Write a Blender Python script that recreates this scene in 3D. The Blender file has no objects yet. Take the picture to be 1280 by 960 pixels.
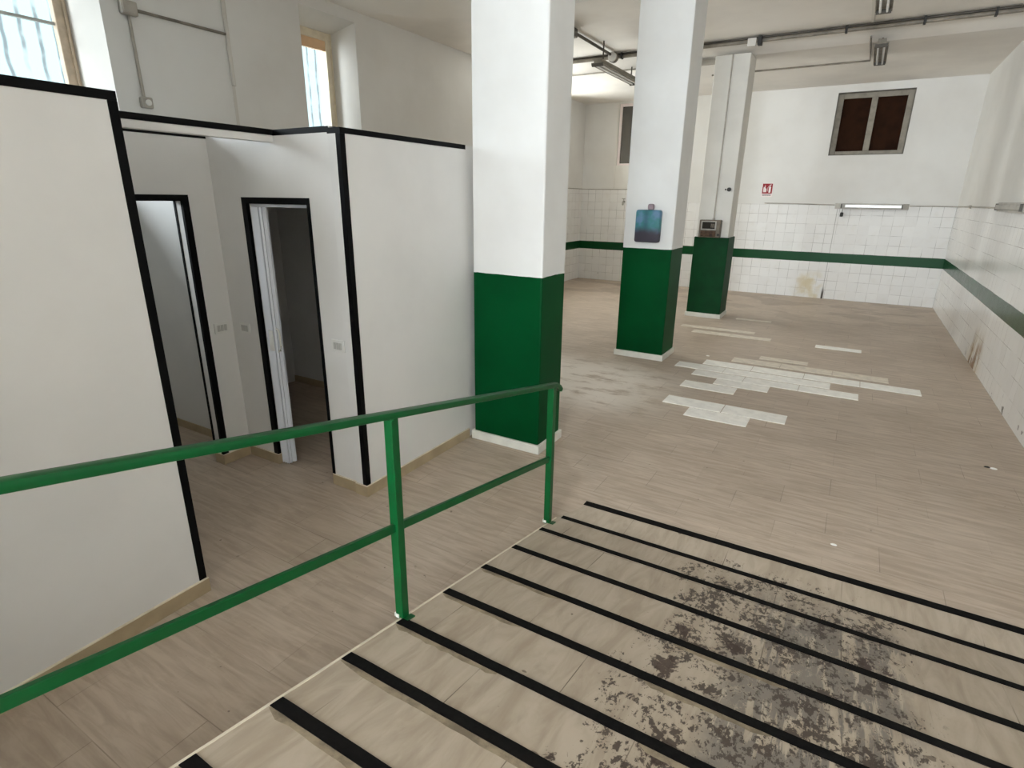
import bpy, bmesh, math, random
from mathutils import Vector, Matrix
random.seed(7)
S = bpy.context.scene
COL = S.collection

# ------------------------------------------------------------------ materials
def lin(c):
    return tuple(((v/255)/12.92 if v/255 <= 0.04045 else ((v/255+0.055)/1.055)**2.4) for v in c)+(1.0,)

class NT:
    """small helper to write node trees"""
    def __init__(s, name):
        s.m = bpy.data.materials.new(name); s.m.use_nodes = True
        s.t = s.m.node_tree; s.N = s.t.nodes; s.L = s.t.links
        s.b = s.N['Principled BSDF']
        s._co = None
    def n(s, typ, **kw):
        x = s.N.new(typ)
        for k, v in kw.items(): setattr(x, k, v)
        return x
    def put(s, sock, v):
        if isinstance(v, bpy.types.NodeSocket): s.L.new(v, sock)
        else: sock.default_value = v
    def co(s):
        if s._co is None: s._co = s.n('ShaderNodeTexCoord').outputs['Object']
        return s._co
    def xyz(s):
        x = s.n('ShaderNodeSeparateXYZ'); s.L.new(s.co(), x.inputs[0]); return x.outputs
    def vec(s, a, b, c=0.0):
        x = s.n('ShaderNodeCombineXYZ')
        for i, v in enumerate((a, b, c)): s.put(x.inputs[i], v)
        return x.outputs[0]
    def math(s, op, a, b=0.0, c=None, clamp=False):
        x = s.n('ShaderNodeMath', operation=op); x.use_clamp = clamp
        s.put(x.inputs[0], a); s.put(x.inputs[1], b)
        if c is not None: s.put(x.inputs[2], c)
        return x.outputs[0]
    def noise(s, vec, scale, detail=4, rough=0.55, dist=0.0):
        x = s.n('ShaderNodeTexNoise'); s.put(x.inputs['Vector'], vec)
        x.inputs['Scale'].default_value = scale; x.inputs['Detail'].default_value = detail
        x.inputs['Roughness'].default_value = rough; x.inputs['Distortion'].default_value = dist
        return x.outputs['Fac']
    def scalev(s, v, k):
        x = s.n('ShaderNodeVectorMath', operation='MULTIPLY'); s.put(x.inputs[0], v); x.inputs[1].default_value = k
        return x.outputs[0]
    def step(s, v, a, b):
        """smooth 0..1 between a and b (a may be > b)"""
        x = s.n('ShaderNodeMapRange'); x.interpolation_type = 'SMOOTHSTEP'
        s.put(x.inputs['Value'], v); x.inputs['From Min'].default_value = a; x.inputs['From Max'].default_value = b
        return x.outputs['Result']
    def mix(s, f, a, b):
        x = s.n('ShaderNodeMix', data_type='RGBA'); s.put(x.inputs[0], f); s.put(x.inputs[6], a); s.put(x.inputs[7], b)
        return x.outputs[2]
    def brick(s, vec, w, h, mortar, offset=0.5, freq=2, c1=(1, 1, 1, 1), c2=(1, 1, 1, 1), cm=(0, 0, 0, 1), smooth=0.1):
        x = s.n('ShaderNodeTexBrick'); x.offset = offset; x.offset_frequency = freq; x.squash = 1
        s.put(x.inputs['Vector'], vec); x.inputs['Scale'].default_value = 1
        x.inputs['Brick Width'].default_value = w; x.inputs['Row Height'].default_value = h
        x.inputs['Mortar Size'].default_value = mortar; x.inputs['Mortar Smooth'].default_value = smooth
        s.put(x.inputs['Color1'], c1); s.put(x.inputs['Color2'], c2); s.put(x.inputs['Mortar'], cm)
        return x.outputs
    def box(s, v, lo, hi, soft):
        a = s.step(v, lo-soft, lo+soft); b = s.step(v, hi+soft, hi-soft)
        return s.math('MULTIPLY', a, b)
    def bump(s, h, strength, dist=0.01):
        x = s.n('ShaderNodeBump'); s.put(x.inputs['Height'], h)
        x.inputs['Strength'].default_value = strength; x.inputs['Distance'].default_value = dist
        s.L.new(x.outputs[0], s.b.inputs['Normal'])
    def fin(s, col=None, rough=0.5, spec=None, metal=None):
        if col is not None: s.put(s.b.inputs['Base Color'], col)
        s.put(s.b.inputs['Roughness'], rough)
        if spec is not None: s.b.inputs['Specular IOR Level'].default_value = spec
        if metal is not None: s.b.inputs['Metallic'].default_value = metal
        return s.m

def paint(name, c, rough=0.6, var=0.05, scale=3.0, bump=0.04, spec=0.4, metal=0.0):
    t = NT(name); f = t.noise(t.co(), scale, 5)
    a = lin(c); d = tuple(x*(1-2.2*var) for x in a[:3])+(1,)
    k = t.step(f, 0.35, 0.7)
    f2 = t.noise(t.co(), scale*30, 3)
    t.bump(f2, bump, 0.004)
    return t.fin(t.mix(k, a, d), rough, spec, metal)

WHITE = (226, 224, 219)
M = {}
M['plaster'] = paint('white_plaster', WHITE, 0.75, 0.03, 1.2, 0.06, 0.25)
M['plaster_grey'] = paint('aged_white_plaster', (214, 210, 203), 0.8, 0.05, 0.9, 0.08, 0.2)
M['ceiling'] = paint('ceiling_plaster', (236, 232, 226), 0.85, 0.06, 0.7, 0.05, 0.15)
M['panel'] = paint('partition_paint', (226, 225, 223), 0.55, 0.03, 1.5, 0.03, 0.35)
M['black'] = paint('black_edge_trim', (8, 8, 9), 0.55, 0.1, 20, 0.02, 0.12)
M['tape'] = paint('black_grip_tape', (19, 17, 16), 0.9, 0.25, 40, 0.3, 0.15)
M['green'] = paint('green_gloss_enamel', (1, 80, 36), 0.36, 0.10, 6, 0.05, 0.35)
M['green_flat'] = paint('green_wall_paint', (0, 62, 28), 0.55, 0.12, 4, 0.05, 0.15)
M['plinth'] = paint('white_plinth', (224, 222, 212), 0.6, 0.06, 8, 0.1)
M['skirt'] = paint('beige_skirting_tile', (182, 164, 134), 0.45, 0.08, 6, 0.03)
M['grout'] = paint('pale_grout', (228, 218, 198), 0.8, 0.08, 12, 0.1)
M['pvc'] = paint('white_pvc', (226, 230, 238), 0.35, 0.02, 3, 0.0, 0.5)
M['plastic'] = paint('white_plastic', (226, 226, 222), 0.4, 0.03, 6, 0.0, 0.5)
M['button'] = paint('grey_plastic', (188, 188, 184), 0.4, 0.03, 6, 0.0, 0.5)
M['conduit'] = paint('painted_grey_conduit', (176, 170, 160), 0.55, 0.1, 6, 0.05)
M['pipe'] = paint('dark_metal_pipe', (142, 134, 122), 0.5, 0.2, 5, 0.05, 0.5)
M['dark'] = paint('dark_bakelite', (40, 38, 34), 0.5, 0.1, 5, 0.02)
M['lampbody'] = paint('lamp_grey_enamel', (176, 172, 164), 0.45, 0.1, 8, 0.02, 0.5)
M['lampdark'] = paint('lamp_dark_metal', (84, 78, 68), 0.5, 0.15, 8, 0.02, 0.5)
M['fixture'] = paint('ceiling_lamp_enamel', (142, 135, 122), 0.5, 0.12, 8, 0.02, 0.4)
M['tube'] = paint('unlit_fluorescent_tube', (238, 238, 236), 0.15, 0.01, 3, 0.0, 0.6)
M['grey_frame'] = paint('weathered_grey_frame', (150, 143, 130), 0.55, 0.12, 9, 0.06)
M['reveal'] = paint('grey_window_reveal', (120, 116, 108), 0.7, 0.2, 6, 0.1)
M['cream_frame'] = paint('cream_window_frame', (222, 210, 186), 0.5, 0.06, 7, 0.05)
M['tan_frame'] = paint('tan_wood_frame', (206, 186, 162), 0.55, 0.1, 9, 0.08)
M['blind'] = paint('tan_blind_box', (222, 184, 146), 0.6, 0.05, 6, 0.05)
M['board'] = paint('dark_brown_board', (46, 25, 12), 0.7, 0.2, 5, 0.05, 0.08)
M['smoked'] = paint('dark_smoked_glass', (66, 60, 50), 0.25, 0.1, 3, 0.0, 0.5)
M['steel'] = paint('brushed_steel', (170, 168, 160), 0.35, 0.1, 12, 0.02, 0.5, 0.7)
M['red'] = paint('sign_red', (150, 24, 34), 0.5, 0.05, 6, 0.0)
M['signwhite'] = paint('sign_white', (238, 226, 224), 0.5, 0.02, 6, 0.0)
M['ink'] = paint('sign_ink', (90, 82, 82), 0.6, 0.05, 6, 0.0)
M['boxgrey'] = paint('meter_grey_enamel', (116, 106, 92), 0.5, 0.15, 10, 0.05)
M['screen'] = paint('meter_dark_window', (38, 34, 28), 0.2, 0.1, 6, 0.0, 0.5)
M['rust'] = paint('meter_rusty_panel', (84, 62, 44), 0.7, 0.3, 20, 0.1)
M['chip'] = paint('plaster_chip', (240, 238, 232), 0.8, 0.05, 20, 0.2)
M['tilewhite'] = paint('pale_floor_tile', (250, 247, 240), 0.45, 0.06, 9, 0.04, 0.4)
M['tilebeige'] = paint('pale_beige_floor_tile', (226, 216, 200), 0.5, 0.10, 9, 0.04, 0.4)

def m_glass():
    t = NT('clear_window_glass'); N = t.N
    tr = t.n('ShaderNodeBsdfTransparent'); gl = t.n('ShaderNodeBsdfGlossy'); gl.inputs['Roughness'].default_value = 0.03
    tr.inputs[0].default_value = (0.95, 0.98, 0.98, 1)
    mx = t.n('ShaderNodeMixShader'); mx.inputs[0].default_value = 0.05; t.L.new(tr.outputs[0], mx.inputs[1]); t.L.new(gl.outputs[0], mx.inputs[2])
    t.L.new(mx.outputs[0], N['Material Output'].inputs[0]); return t.m
M['glass'] = m_glass()

def m_sheet():
    # translucent corrugated sheet with the daylight behind it: a lit window
    t = NT('daylit_corrugated_sheet'); o = t.xyz()
    w = t.noise(t.scalev(t.co(), (0, 0.6, 1.2)), 2.0, 2)
    y = t.math('ADD', o[1], t.math('MULTIPLY', w, 0.07))
    s = t.math('SINE', t.math('MULTIPLY', y, 2*math.pi/0.155))
    k = t.step(s, 0.55, 1.0)
    k = t.math('MULTIPLY', k, t.step(t.noise(t.co(), 2.6, 3), 0.30, 0.55))
    c = t.mix(k, (0.66, 0.80, 0.83, 1), (0.28, 0.34, 0.37, 1))
    em = t.n('ShaderNodeEmission'); t.put(em.inputs[0], c); em.inputs[1].default_value = SHEET
    t.L.new(em.outputs[0], t.N['Material Output'].inputs[0]); return t.m
SHEET = 1.95
M['sheet'] = m_sheet()

def m_floor():
    t = NT('beige_stone_plank_floor'); o = t.xyz()
    v = t.vec(t.math('ADD', o[0], 0.28+30), t.math('ADD', o[1], -0.02+30.0))
    b = t.brick(v, 0.585, 0.283, 0.0022, 0.5, 2, (0, 0, 0, 1), (1, 1, 1, 1), (0.5, 0.5, 0.5, 1), 0.2)
    fib = t.noise(t.scalev(t.co(), (3.0, 26, 1)), 1.0, 6, 0.6, 0.6)
    blotch = t.noise(t.co(), 0.9, 5, 0.6)
    fine = t.noise(t.co(), 9, 5, 0.6)
    c = t.mix(t.step(fib, 0.3, 0.72), lin((199, 183, 166)), lin((173, 156, 139)))
    tone = t.n('ShaderNodeSeparateColor'); t.L.new(b['Color'], tone.inputs[0])
    c = t.mix(t.math('MULTIPLY', tone.outputs[0], 0.22), c, lin((150, 134, 116)))
    c = t.mix(t.math('MULTIPLY', t.step(blotch, 0.45, 0.72), 0.35), c, lin((146, 128, 108)))
    c = t.mix(t.math('MULTIPLY', t.step(fine, 0.56, 0.72), 0.25), c, lin((210, 196, 176)))
    # darker damp patches at the far end, where old tiles were replaced
    far = t.step(o[1], 10.2, 12.4)
    pat = t.step(t.noise(t.scalev(t.co(), (0.9, 1.3, 1)), 1.1, 3), 0.5, 0.56)
    c = t.mix(t.math('MULTIPLY', t.math('MULTIPLY', far, pat), 0.35), c, lin((122, 104, 86)))
    # chalky worn patch plus window light, painted pale near the second pillar
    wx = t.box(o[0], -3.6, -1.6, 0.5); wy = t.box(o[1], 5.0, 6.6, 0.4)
    wear_light = t.math('MULTIPLY', t.math('MULTIPLY', wx, wy), t.step(t.noise(t.scalev(t.co(), (1, 2.2, 1)), 2.4, 6, 0.65), 0.34, 0.52))
    c = t.mix(t.math('MULTIPLY', wear_light, 0.85), c, lin((232, 224, 214)))
    # faint dirt along joints, broken by noise
    jn = t.math('MULTIPLY', b['Fac'], t.step(t.noise(t.co(), 1.7, 3), 0.36, 0.66))
    c = t.mix(t.math('MULTIPLY', jn, 0.55), c, lin((96, 80, 68)))
    sp = t.step(t.noise(t.co(), 22, 2), 0.735, 0.77)
    c = t.mix(t.math('MULTIPLY', sp, 0.6), c, lin((74, 60, 48)))
    r = t.math('ADD', 0.36, t.math('MULTIPLY', fine, 0.22))
    t.bump(t.math('SUBTRACT', t.math('MULTIPLY', fib, 0.2), b['Fac']), 0.2, 0.003)
    return t.fin(c, r, 0.42)
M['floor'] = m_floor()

def m_ramp():
    t = NT('worn_ramp_tile'); o = t.xyz()
    v = t.vec(t.math('ADD', o[0], 1.25+0.6*30), t.math('ADD', o[1], -2.99+0.3085*40))
    b = t.brick(v, 0.60, 0.3085, 0.002, 0.5, 2, (0, 0, 0, 1), (1, 1, 1, 1), (0.5,)*3+(1,), 0.2)
    fib = t.noise(t.scalev(t.co(), (14, 3, 1)), 1.0, 6, 0.6, 0.8)
    fine = t.noise(t.co(), 7, 6, 0.6)
    c = t.mix(t.step(fib, 0.3, 0.75), lin((186, 173, 156)), lin((162, 147, 129)))
    c = t.mix(t.math('MULTIPLY', t.step(fine, 0.5, 0.75), 0.3), c, lin((168, 152, 130)))
    jn = t.math('MULTIPLY', b['Fac'], t.step(t.noise(t.co(), 2.3, 3), 0.4, 0.62))
    c = t.mix(t.math('MULTIPLY', jn, 0.8), c, lin((70, 58, 46)))
    # rubber marks dragged up the ramp: grey film with pale scratches, then dark flakes
    warp = t.math('MULTIPLY', t.math('SUBTRACT', t.noise(t.co(), 6, 4, 0.6), 0.5), 0.22)
    xw = t.math('ADD', o[0], warp); yw = t.math('ADD', o[1], t.math('MULTIPLY', warp, 1.4))
    g = t.math('MULTIPLY', t.box(xw, -0.16, 0.48, 0.07), t.box(yw, 1.1, 2.78, 0.2))
    streak = t.noise(t.scalev(t.co(), (24, 2.2, 1)), 1.0, 5, 0.65, 0.5)
    patch = t.noise(t.co(), 3.2, 3, 0.5)
    spk = t.noise(t.scalev(t.co(), (1, 0.6, 1)), 46, 6, 0.75, 0.3)
    film = t.step(t.math('ADD', t.math('MULTIPLY', streak, 0.72), t.math('MULTIPLY', patch, 0.42)), 0.515, 0.56)
    film = t.math('MULTIPLY', t.math('MULTIPLY', g, film), t.step(spk, 0.60, 0.50))
    c = t.mix(t.math('MULTIPLY', film, 0.78), c, lin((112, 107, 102)))
    g2 = t.math('MULTIPLY', t.box(xw, -0.50, 0.53, 0.16), t.box(yw, 0.8, 3.0, 0.22))
    fl = t.math('ADD', t.math('MULTIPLY', spk, 0.72), t.math('MULTIPLY', t.noise(t.co(), 7.0, 4, 0.6), 0.42))
    fl = t.math('ADD', fl, t.math('MULTIPLY', g2, 0.10))
    fl = t.math('MULTIPLY', t.step(fl, 0.682, 0.700), t.step(g2, 0.05, 0.4))
    c = t.mix(t.math('MULTIPLY', fl, 0.9), c, lin((62, 51, 44)))
    # single brown blots, broken at the rim
    n8 = t.noise(t.scalev(t.co(), (1, 0.6, 1)), 16, 6, 0.75, 0.6)
    for (bx_, by_, br, st) in ((-0.40, 2.20, 0.10, 1.5), (-0.375, 1.87, 0.10, 1.3), (-0.26, 1.42, 0.10, 1.2), (-0.245, 2.80, 0.035, 1.2), (0.36, 2.44, 0.095, 1.0), (-0.16, 2.20, 0.09, 1.6), (-0.335, 3.06, 0.03, 0.6), (-0.02, 1.30, 0.10, 1.2), (-0.55, 1.20, 0.06, 1.5)):
        dx = t.math('MULTIPLY', t.math('SUBTRACT', o[0], bx_), st); dy = t.math('SUBTRACT', o[1], by_)
        d = t.math('SQRT', t.math('ADD', t.math('MULTIPLY', dx, dx), t.math('MULTIPLY', dy, dy)))
        d = t.math('ADD', d, t.math('MULTIPLY', t.math('SUBTRACT', n8, 0.40), 0.42))
        k = t.math('MULTIPLY', t.step(d, br, br-0.02), t.step(spk, 0.34, 0.42))
        c = t.mix(t.math('MULTIPLY', k, 0.9), c, lin((60, 44, 38)))
    sp = t.step(t.noise(t.co(), 13, 2), 0.74, 0.765)
    c = t.mix(t.math('MULTIPLY', sp, 0.7), c, lin((84, 70, 56)))
    t.bump(t.math('SUBTRACT', t.math('MULTIPLY', fib, 0.2), b['Fac']), 0.2, 0.003)
    return t.fin(c, t.math('ADD', 0.42, t.math('MULTIPLY', fine, 0.2)), 0.35)
M['ramp'] = m_ramp()

def m_tiled(name, ax, stain):
    """white square tiles up to head height, a row painted green, plaster above"""
    t = NT(name); o = t.xyz(); h = o[ax]; z = o[2]
    v = t.vec(t.math('ADD', h, 40.0), t.math('ADD', z, 0.0))
    b = t.brick(v, 0.195, 0.194, 0.0035, 0.0, 2, (0, 0, 0, 1), (1, 1, 1, 1), (0.5,)*3+(1,), 0.3)
    big = t.noise(t.co(), 0.8, 4); fine = t.noise(t.co(), 6, 5)
    tone = t.n('ShaderNodeSeparateColor'); t.L.new(b['Color'], tone.inputs[0])
    tile = t.mix(t.math('MULTIPLY', tone.outputs[0], 0.4), lin((232, 231, 229)), lin((219, 217, 215)))
    tile = t.mix(t.math('MULTIPLY', t.step(fine, 0.5, 0.75), 0.2), tile, lin((208, 202, 190)))
    jn = t.math('MULTIPLY', b['Fac'], t.step(t.noise(t.co(), 2.2, 4, 0.6), 0.34, 0.64))
    tile = t.mix(t.math('MULTIPLY', jn, 0.75), tile, lin((128, 122, 116)))
    if stain == 'right':
        sx = t.box(h, 8.7, 9.4, 0.35); sz = t.box(z, -0.5, 0.35, 0.3)
        yst = t.math('MULTIPLY', t.math('MULTIPLY', sx, sz), t.step(t.noise(t.co(), 2.2, 4), 0.35, 0.6))
        tile = t.mix(t.math('MULTIPLY', yst, 0.75), tile, lin((196, 176, 132)))
        sx = t.box(h, 8.65, 9.35, 0.10); sz = t.step(z, 0.55, 0.05)
        ru = t.math('MULTIPLY', t.math('MULTIPLY', sx, sz), t.step(t.noise(t.scalev(t.co(), (1, 9, 2.4)), 1.0, 5, 0.65), 0.44, 0.56))
        tile = t.mix(t.math('MULTIPLY', ru, 0.95), tile, lin((128, 86, 36)))
        bl = t.math('MULTIPLY', t.step(z, 0.22, 0.0), t.step(t.noise(t.co(), 7.0, 3), 0.66, 0.71))
        bl = t.math('MULTIPLY', bl, t.step(h, 10.5, 9.0))
        tile = t.mix(t.math('MULTIPLY', bl, 0.85), tile, lin((58, 52, 46)))
    if stain == 'back':
        sx = t.box(h, -0.98, -0.52, 0.10); sz = t.step(z, 0.62, 0.38)
        yst = t.math('MULTIPLY', t.math('MULTIPLY', sx, sz), t.step(t.noise(t.co(), 3.0, 4), 0.36, 0.62))
        tile = t.mix(t.math('MULTIPLY', yst, 0.75), tile, lin((206, 190, 148)))
        dx = t.box(h, -0.475, -0.435, 0.012); dz = t.step(z, 0.30, 0.1)
        tile = t.mix(t.math('MULTIPLY', dx, dz), tile, lin((60, 50, 38)))
        dx = t.box(h, -0.462, -0.452, 0.005)
        tile = t.mix(t.math('MULTIPLY', dx, 0.6), tile, lin((96, 88, 78)))
        bl = t.math('MULTIPLY', t.step(z, 0.5, 0.0), t.step(t.noise(t.co(), 9.0, 2), 0.70, 0.73))
        tile = t.mix(t.math('MULTIPLY', bl, 0.5), tile, lin((110, 100, 88)))
    gr = t.mix(t.math('MULTIPLY', b['Fac'], 0.3), lin((3, 66, 30)), lin((2, 44, 20)))
    zz = t.math('ADD', z, t.math('MULTIPLY', t.math('SUBTRACT', fine, 0.5), 0.008))
    band = t.math('MULTIPLY', t.math('GREATER_THAN', zz, 0.776), t.math('LESS_THAN', zz, 0.968))
    low = t.mix(band, tile, gr)
    if ax == 0:  # left part of the back wall is tiled one row and a half higher
        top = t.math('ADD', 1.95, t.math('MULTIPLY', t.math('LESS_THAN', h, -4.55), 0.29))
    else:
        top = 2.24 if stain == 'left' else 1.95
    up = t.math('GREATER_THAN', z, top)
    pl = t.mix(t.step(big, 0.35, 0.7), lin((226, 225, 222)), lin((217, 215, 211)))
    c = t.mix(up, low, pl)
    r = t.math('ADD', t.math('MULTIPLY', up, 0.55), t.math('ADD', 0.17 if stain == 'right' else 0.34, t.math('MULTIPLY', fine, 0.12)))
    hb = t.math('MULTIPLY', b['Fac'], t.math('SUBTRACT', 1.0, up))
    t.bump(t.math('MULTIPLY', hb, -1.0), 0.25, 0.004)
    return t.fin(c, r, 0.32 if stain == 'right' else 0.22)
M['wall_back'] = m_tiled('tiled_wall_back', 0, 'back')
M['wall_right'] = m_tiled('tiled_wall_right', 1, 'right')
M['wall_left'] = m_tiled('tiled_wall_left', 1, 'left')

def m_pillar(name, zsplit, wob):
    t = NT(name); o = t.xyz()
    f = t.noise(t.co(), 5, 4); f2 = t.noise(t.co(), 1.3, 4); f3 = t.noise(t.co(), 120, 2)
    z = t.math('ADD', o[2], t.math('MULTIPLY', t.math('SUBTRACT', f, 0.5), wob))
    up = t.math('GREATER_THAN', z, zsplit)
    w = t.mix(t.step(f2, 0.3, 0.7), lin((228, 228, 226)), lin((219, 218, 215)))
    g = t.mix(t.step(f2, 0.3, 0.7), lin((0, 72, 34)), lin((0, 60, 27)))
    t.bump(f3, 0.05, 0.004)
    return t.fin(t.mix(up, g, w), t.math('ADD', 0.45, t.math('MULTIPLY', up, 0.2)), 0.07)
M['pillar_a'] = m_pillar('pillar_paint_split', 1.437, 0.02)
M['pillar_b'] = m_pillar('pillar_paint_split_far', 1.42, 0.012)
M['pillar_c'] = paint('pillar_white', (222, 219, 212), 0.65, 0.05, 1.5, 0.06)

def m_teal():
    t = NT('teal_box_front'); o = t.xyz()
    lo = t.step(t.math('ADD', o[2], t.math('MULTIPLY', t.math('SUBTRACT', t.noise(t.co(), 6, 2), 0.5), 0.10)), 0.10, 0.20)
    a = t.mix(t.step(t.noise(t.co(), 7, 2), 0.4, 0.6), lin((58, 120, 124)), lin((92, 126, 156)))
    mid = t.box(o[0], -0.045, 0.0, 0.04)
    a = t.mix(t.math('MULTIPLY', mid, 0.8), a, lin((36, 76, 90)))
    return t.fin(t.mix(lo, lin((62, 58, 68)), a), 0.5, 0.3)
M['teal'] = m_teal()
M['pinkgrey'] = paint('pinkish_grey_knob', (150, 132, 138), 0.6, 0.1, 10, 0.0)

def m_residue():
    t = NT('old_adhesive_residue')
    f = t.noise(t.co(), 9, 5, 0.7)
    return t.fin(t.mix(t.step(f, 0.35, 0.65), lin((120, 108, 92)), lin((158, 144, 122))), 0.75, 0.2)
M['residue'] = m_residue()

# ------------------------------------------------------------------ mesh helpers
def bx(bm, x0, x1, y0, y1, z0, z1, bev=0.0, mat=None):
    r = bmesh.ops.create_cube(bm, size=1.0); vs = r['verts']
    for v in vs:
        v.co = Vector(((x0+x1)/2+v.co.x*(x1-x0), (y0+y1)/2+v.co.y*(y1-y0), (z0+z1)/2+v.co.z*(z1-z0)))
    if bev > 0:
        es = list({e for v in vs for e in v.link_edges})
        g = bmesh.ops.bevel(bm, geom=es, offset=bev, segments=2, profile=0.5, affect='EDGES')
        vs = [v for v in g['verts']]
    return vs

def tube(bm, pts, r, seg=12, cap=True, sx=1.0, sz=1.0):
    pts = [Vector(p) for p in pts]; rings = []
    up0 = Vector((0, 0, 1))
    for i, p in enumerate(pts):
        d = (pts[min(i+1, len(pts)-1)]-pts[max(i-1, 0)]).normalized()
        up = up0 if abs(d.z) < 0.95 else Vector((1, 0, 0))
        s = d.cross(up).normalized(); u = s.cross(d).normalized()
        rings.append([bm.verts.new(p+s*(r*sx*math.cos(2*math.pi*k/seg))+u*(r*sz*math.sin(2*math.pi*k/seg))) for k in range(seg)])
    for a, b in zip(rings, rings[1:]):
        for k in range(seg):
            bm.faces.new((a[k], a[(k+1) % seg], b[(k+1) % seg], b[k]))
    if cap:
        bm.faces.new(rings[0][::-1]); bm.faces.new(rings[-1])

def bar(bm, pts, w, h, bev=0.0):
    """rectangular bar through points; w horizontal, h in the upright direction"""
    pts = [Vector(p) for p in pts]; rings = []
    prof = [(-w/2, -h/2), (w/2, -h/2), (w/2, h/2), (-w/2, h/2)]
    if bev:
        b = bev; q = []
        for (cx, cz) in prof:
            sx = 1 if cx > 0 else -1; sz = 1 if cz > 0 else -1
            a1 = (cx-sx*b, cz); a2 = (cx, cz-sz*b); m_ = (cx-sx*b*0.3, cz-sz*b*0.3)
            q += [a1, m_, a2] if sx*sz < 0 else [a2, m_, a1]
        # order counter-clockwise by angle
        prof = sorted(q, key=lambda c: math.atan2(c[1]/h, c[0]/w))
    for i, p in enumerate(pts):
        d = (pts[min(i+1, len(pts)-1)]-pts[max(i-1, 0)]).normalized()
        up = Vector((0, 0, 1)) if abs(d.z) < 0.9 else Vector((0, 1, 0))
        s = d.cross(up).normalized(); u = s.cross(d).normalized()
        rings.append([bm.verts.new(p+s*a+u*c) for a, c in prof])
    n = len(prof)
    for a, b in zip(rings, rings[1:]):
        for k in range(n): bm.faces.new((a[k], a[(k+1) % n], b[(k+1) % n], b[k]))
    bm.faces.new(rings[0][::-1]); bm.faces.new(rings[-1])

def prism(bm, poly, axis, a, b):
    """extrude a 2D polygon along axis from a to b; poly in the two other axes (in xyz order)"""
    def P(p, t):
        l = list(p); l.insert(axis, t); return bm.verts.new(l)
    A = [P(p, a) for p in poly]; B = [P(p, b) for p in poly]; n = len(poly)
    bm.faces.new(A); bm.faces.new(B[::-1])
    for k in range(n): bm.faces.new((A[k], B[k], B[(k+1) % n], A[(k+1) % n]))

def origin(o):
    v = Vector((0, 0, 0))
    while o is not None: v += Vector(o.location); o = o.parent
    return v

def obj(name, bm, mat, parent=None, loc=None, smooth=False):
    """link bm (world coordinates) as one mesh object; its origin at loc or at its parent's origin"""
    me = bpy.data.meshes.new(name)
    bmesh.ops.recalc_face_normals(bm, faces=bm.faces)
    base = origin(parent) if parent else Vector((0, 0, 0))
    here = Vector(loc) if loc is not None else base
    bmesh.ops.translate(bm, verts=bm.verts, vec=-here)
    bm.to_mesh(me); bm.free()
    for m in (mat if isinstance(mat, (list, tuple)) else [mat]): me.materials.append(m)
    o = bpy.data.objects.new(name, me); COL.objects.link(o)
    o.parent = parent; o.location = here-base
    if smooth:
        for p in me.polygons: p.use_smooth = True
        try: me.set_sharp_from_angle(angle=math.radians(40))
        except Exception: pass
    return o

def B(*boxes, bev=0.0):
    bm = bmesh.new()
    for b in boxes: bx(bm, *b, bev=bev)
    return bm

def tag(o, label, cat, group=None):
    o['label'] = label; o['category'] = cat
    if group: o['group'] = group
    return o
def thing(name, loc, label, cat, group=None):
    o = bpy.data.objects.new(name, None); COL.objects.link(o); o.location = loc; o.empty_display_size = 0.1
    return tag(o, label, cat, group)
def struct(name, bm, mat, parent=None, smooth=False):
    o = obj(name, bm, mat, parent, smooth=smooth)
    if parent is None: o['kind'] = 'structure'
    return o
def sroot(name, loc):
    o = bpy.data.objects.new(name, None); COL.objects.link(o); o.location = loc; o.empty_display_size = 0.1
    o['kind'] = 'structure'; return o

# ------------------------------------------------------------------ dimensions (metres; camera above the origin)
XL, XR, YF, YB = -6.25, 1.541, -3.6, 14.0
YG, VX, VY = -6.6, -1.45, -0.65            # entrance line, added light-blocking side wall and where it ends
ZC, ZC2, YSTEP = 4.34, 4.20, 10.14       # front ceiling, lower rear ceiling, line of the step
PX = -2.65                                # partition front plane
PT = 2.385                                # partition height
RX = -1.39                                # left edge of the ramp
def rz(y):
    y = max(y, YF)
    return max(0.0, 0.195*(2.985-y))

# ------------------------------------------------------------------ room shell
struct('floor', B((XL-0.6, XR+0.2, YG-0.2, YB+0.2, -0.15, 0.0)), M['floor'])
bm = bmesh.new()
prism(bm, [(YG-0.2, ZC), (YSTEP, ZC), (YSTEP+0.50, ZC2), (YB+0.2, ZC2), (YB+0.2, ZC+0.3), (YG-0.2, ZC+0.3)], 0, XL-0.6, XR+0.2)
struct('ceiling', bm, M['ceiling'])
struct('wall_right', B((XR, XR+0.2, YG-0.2, YB+0.2, 0, ZC+0.1)), M['wall_right'])

def holed(axis, a0, a1, h0, h1, z0, z1, holes, bm):
    """wall slab spanning a0..a1 in thickness (axis 0 or 1), h0..h1 along, with rectangular holes (h0,h1,z0,z1)"""
    hs = sorted({h0, h1, *[q for H in holes for q in H[:2]]}); zs = sorted({z0, z1, *[q for H in holes for q in H[2:]]})
    for i in range(len(hs)-1):
        for j in range(len(zs)-1):
            mh, mz = (hs[i]+hs[i+1])/2, (zs[j]+zs[j+1])/2
            if any(H[0] < mh < H[1] and H[2] < mz < H[3] for H in holes): continue
            if axis == 0: bx(bm, a0, a1, hs[i], hs[i+1], zs[j], zs[j+1])
            else: bx(bm, hs[i], hs[i+1], a0, a1, zs[j], zs[j+1])

# back wall with two high windows
WB = (-0.803, 0.484, 2.905, 4.06); WBL = (-5.385, -4.10, 2.78, 4.17)
bm = bmesh.new(); holed(1, YB, YB+0.2, XL-0.6, XR+0.2, 0, ZC2+0.15, [WB, WBL], bm)
struct('wall_back', bm, M['wall_back'])
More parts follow.
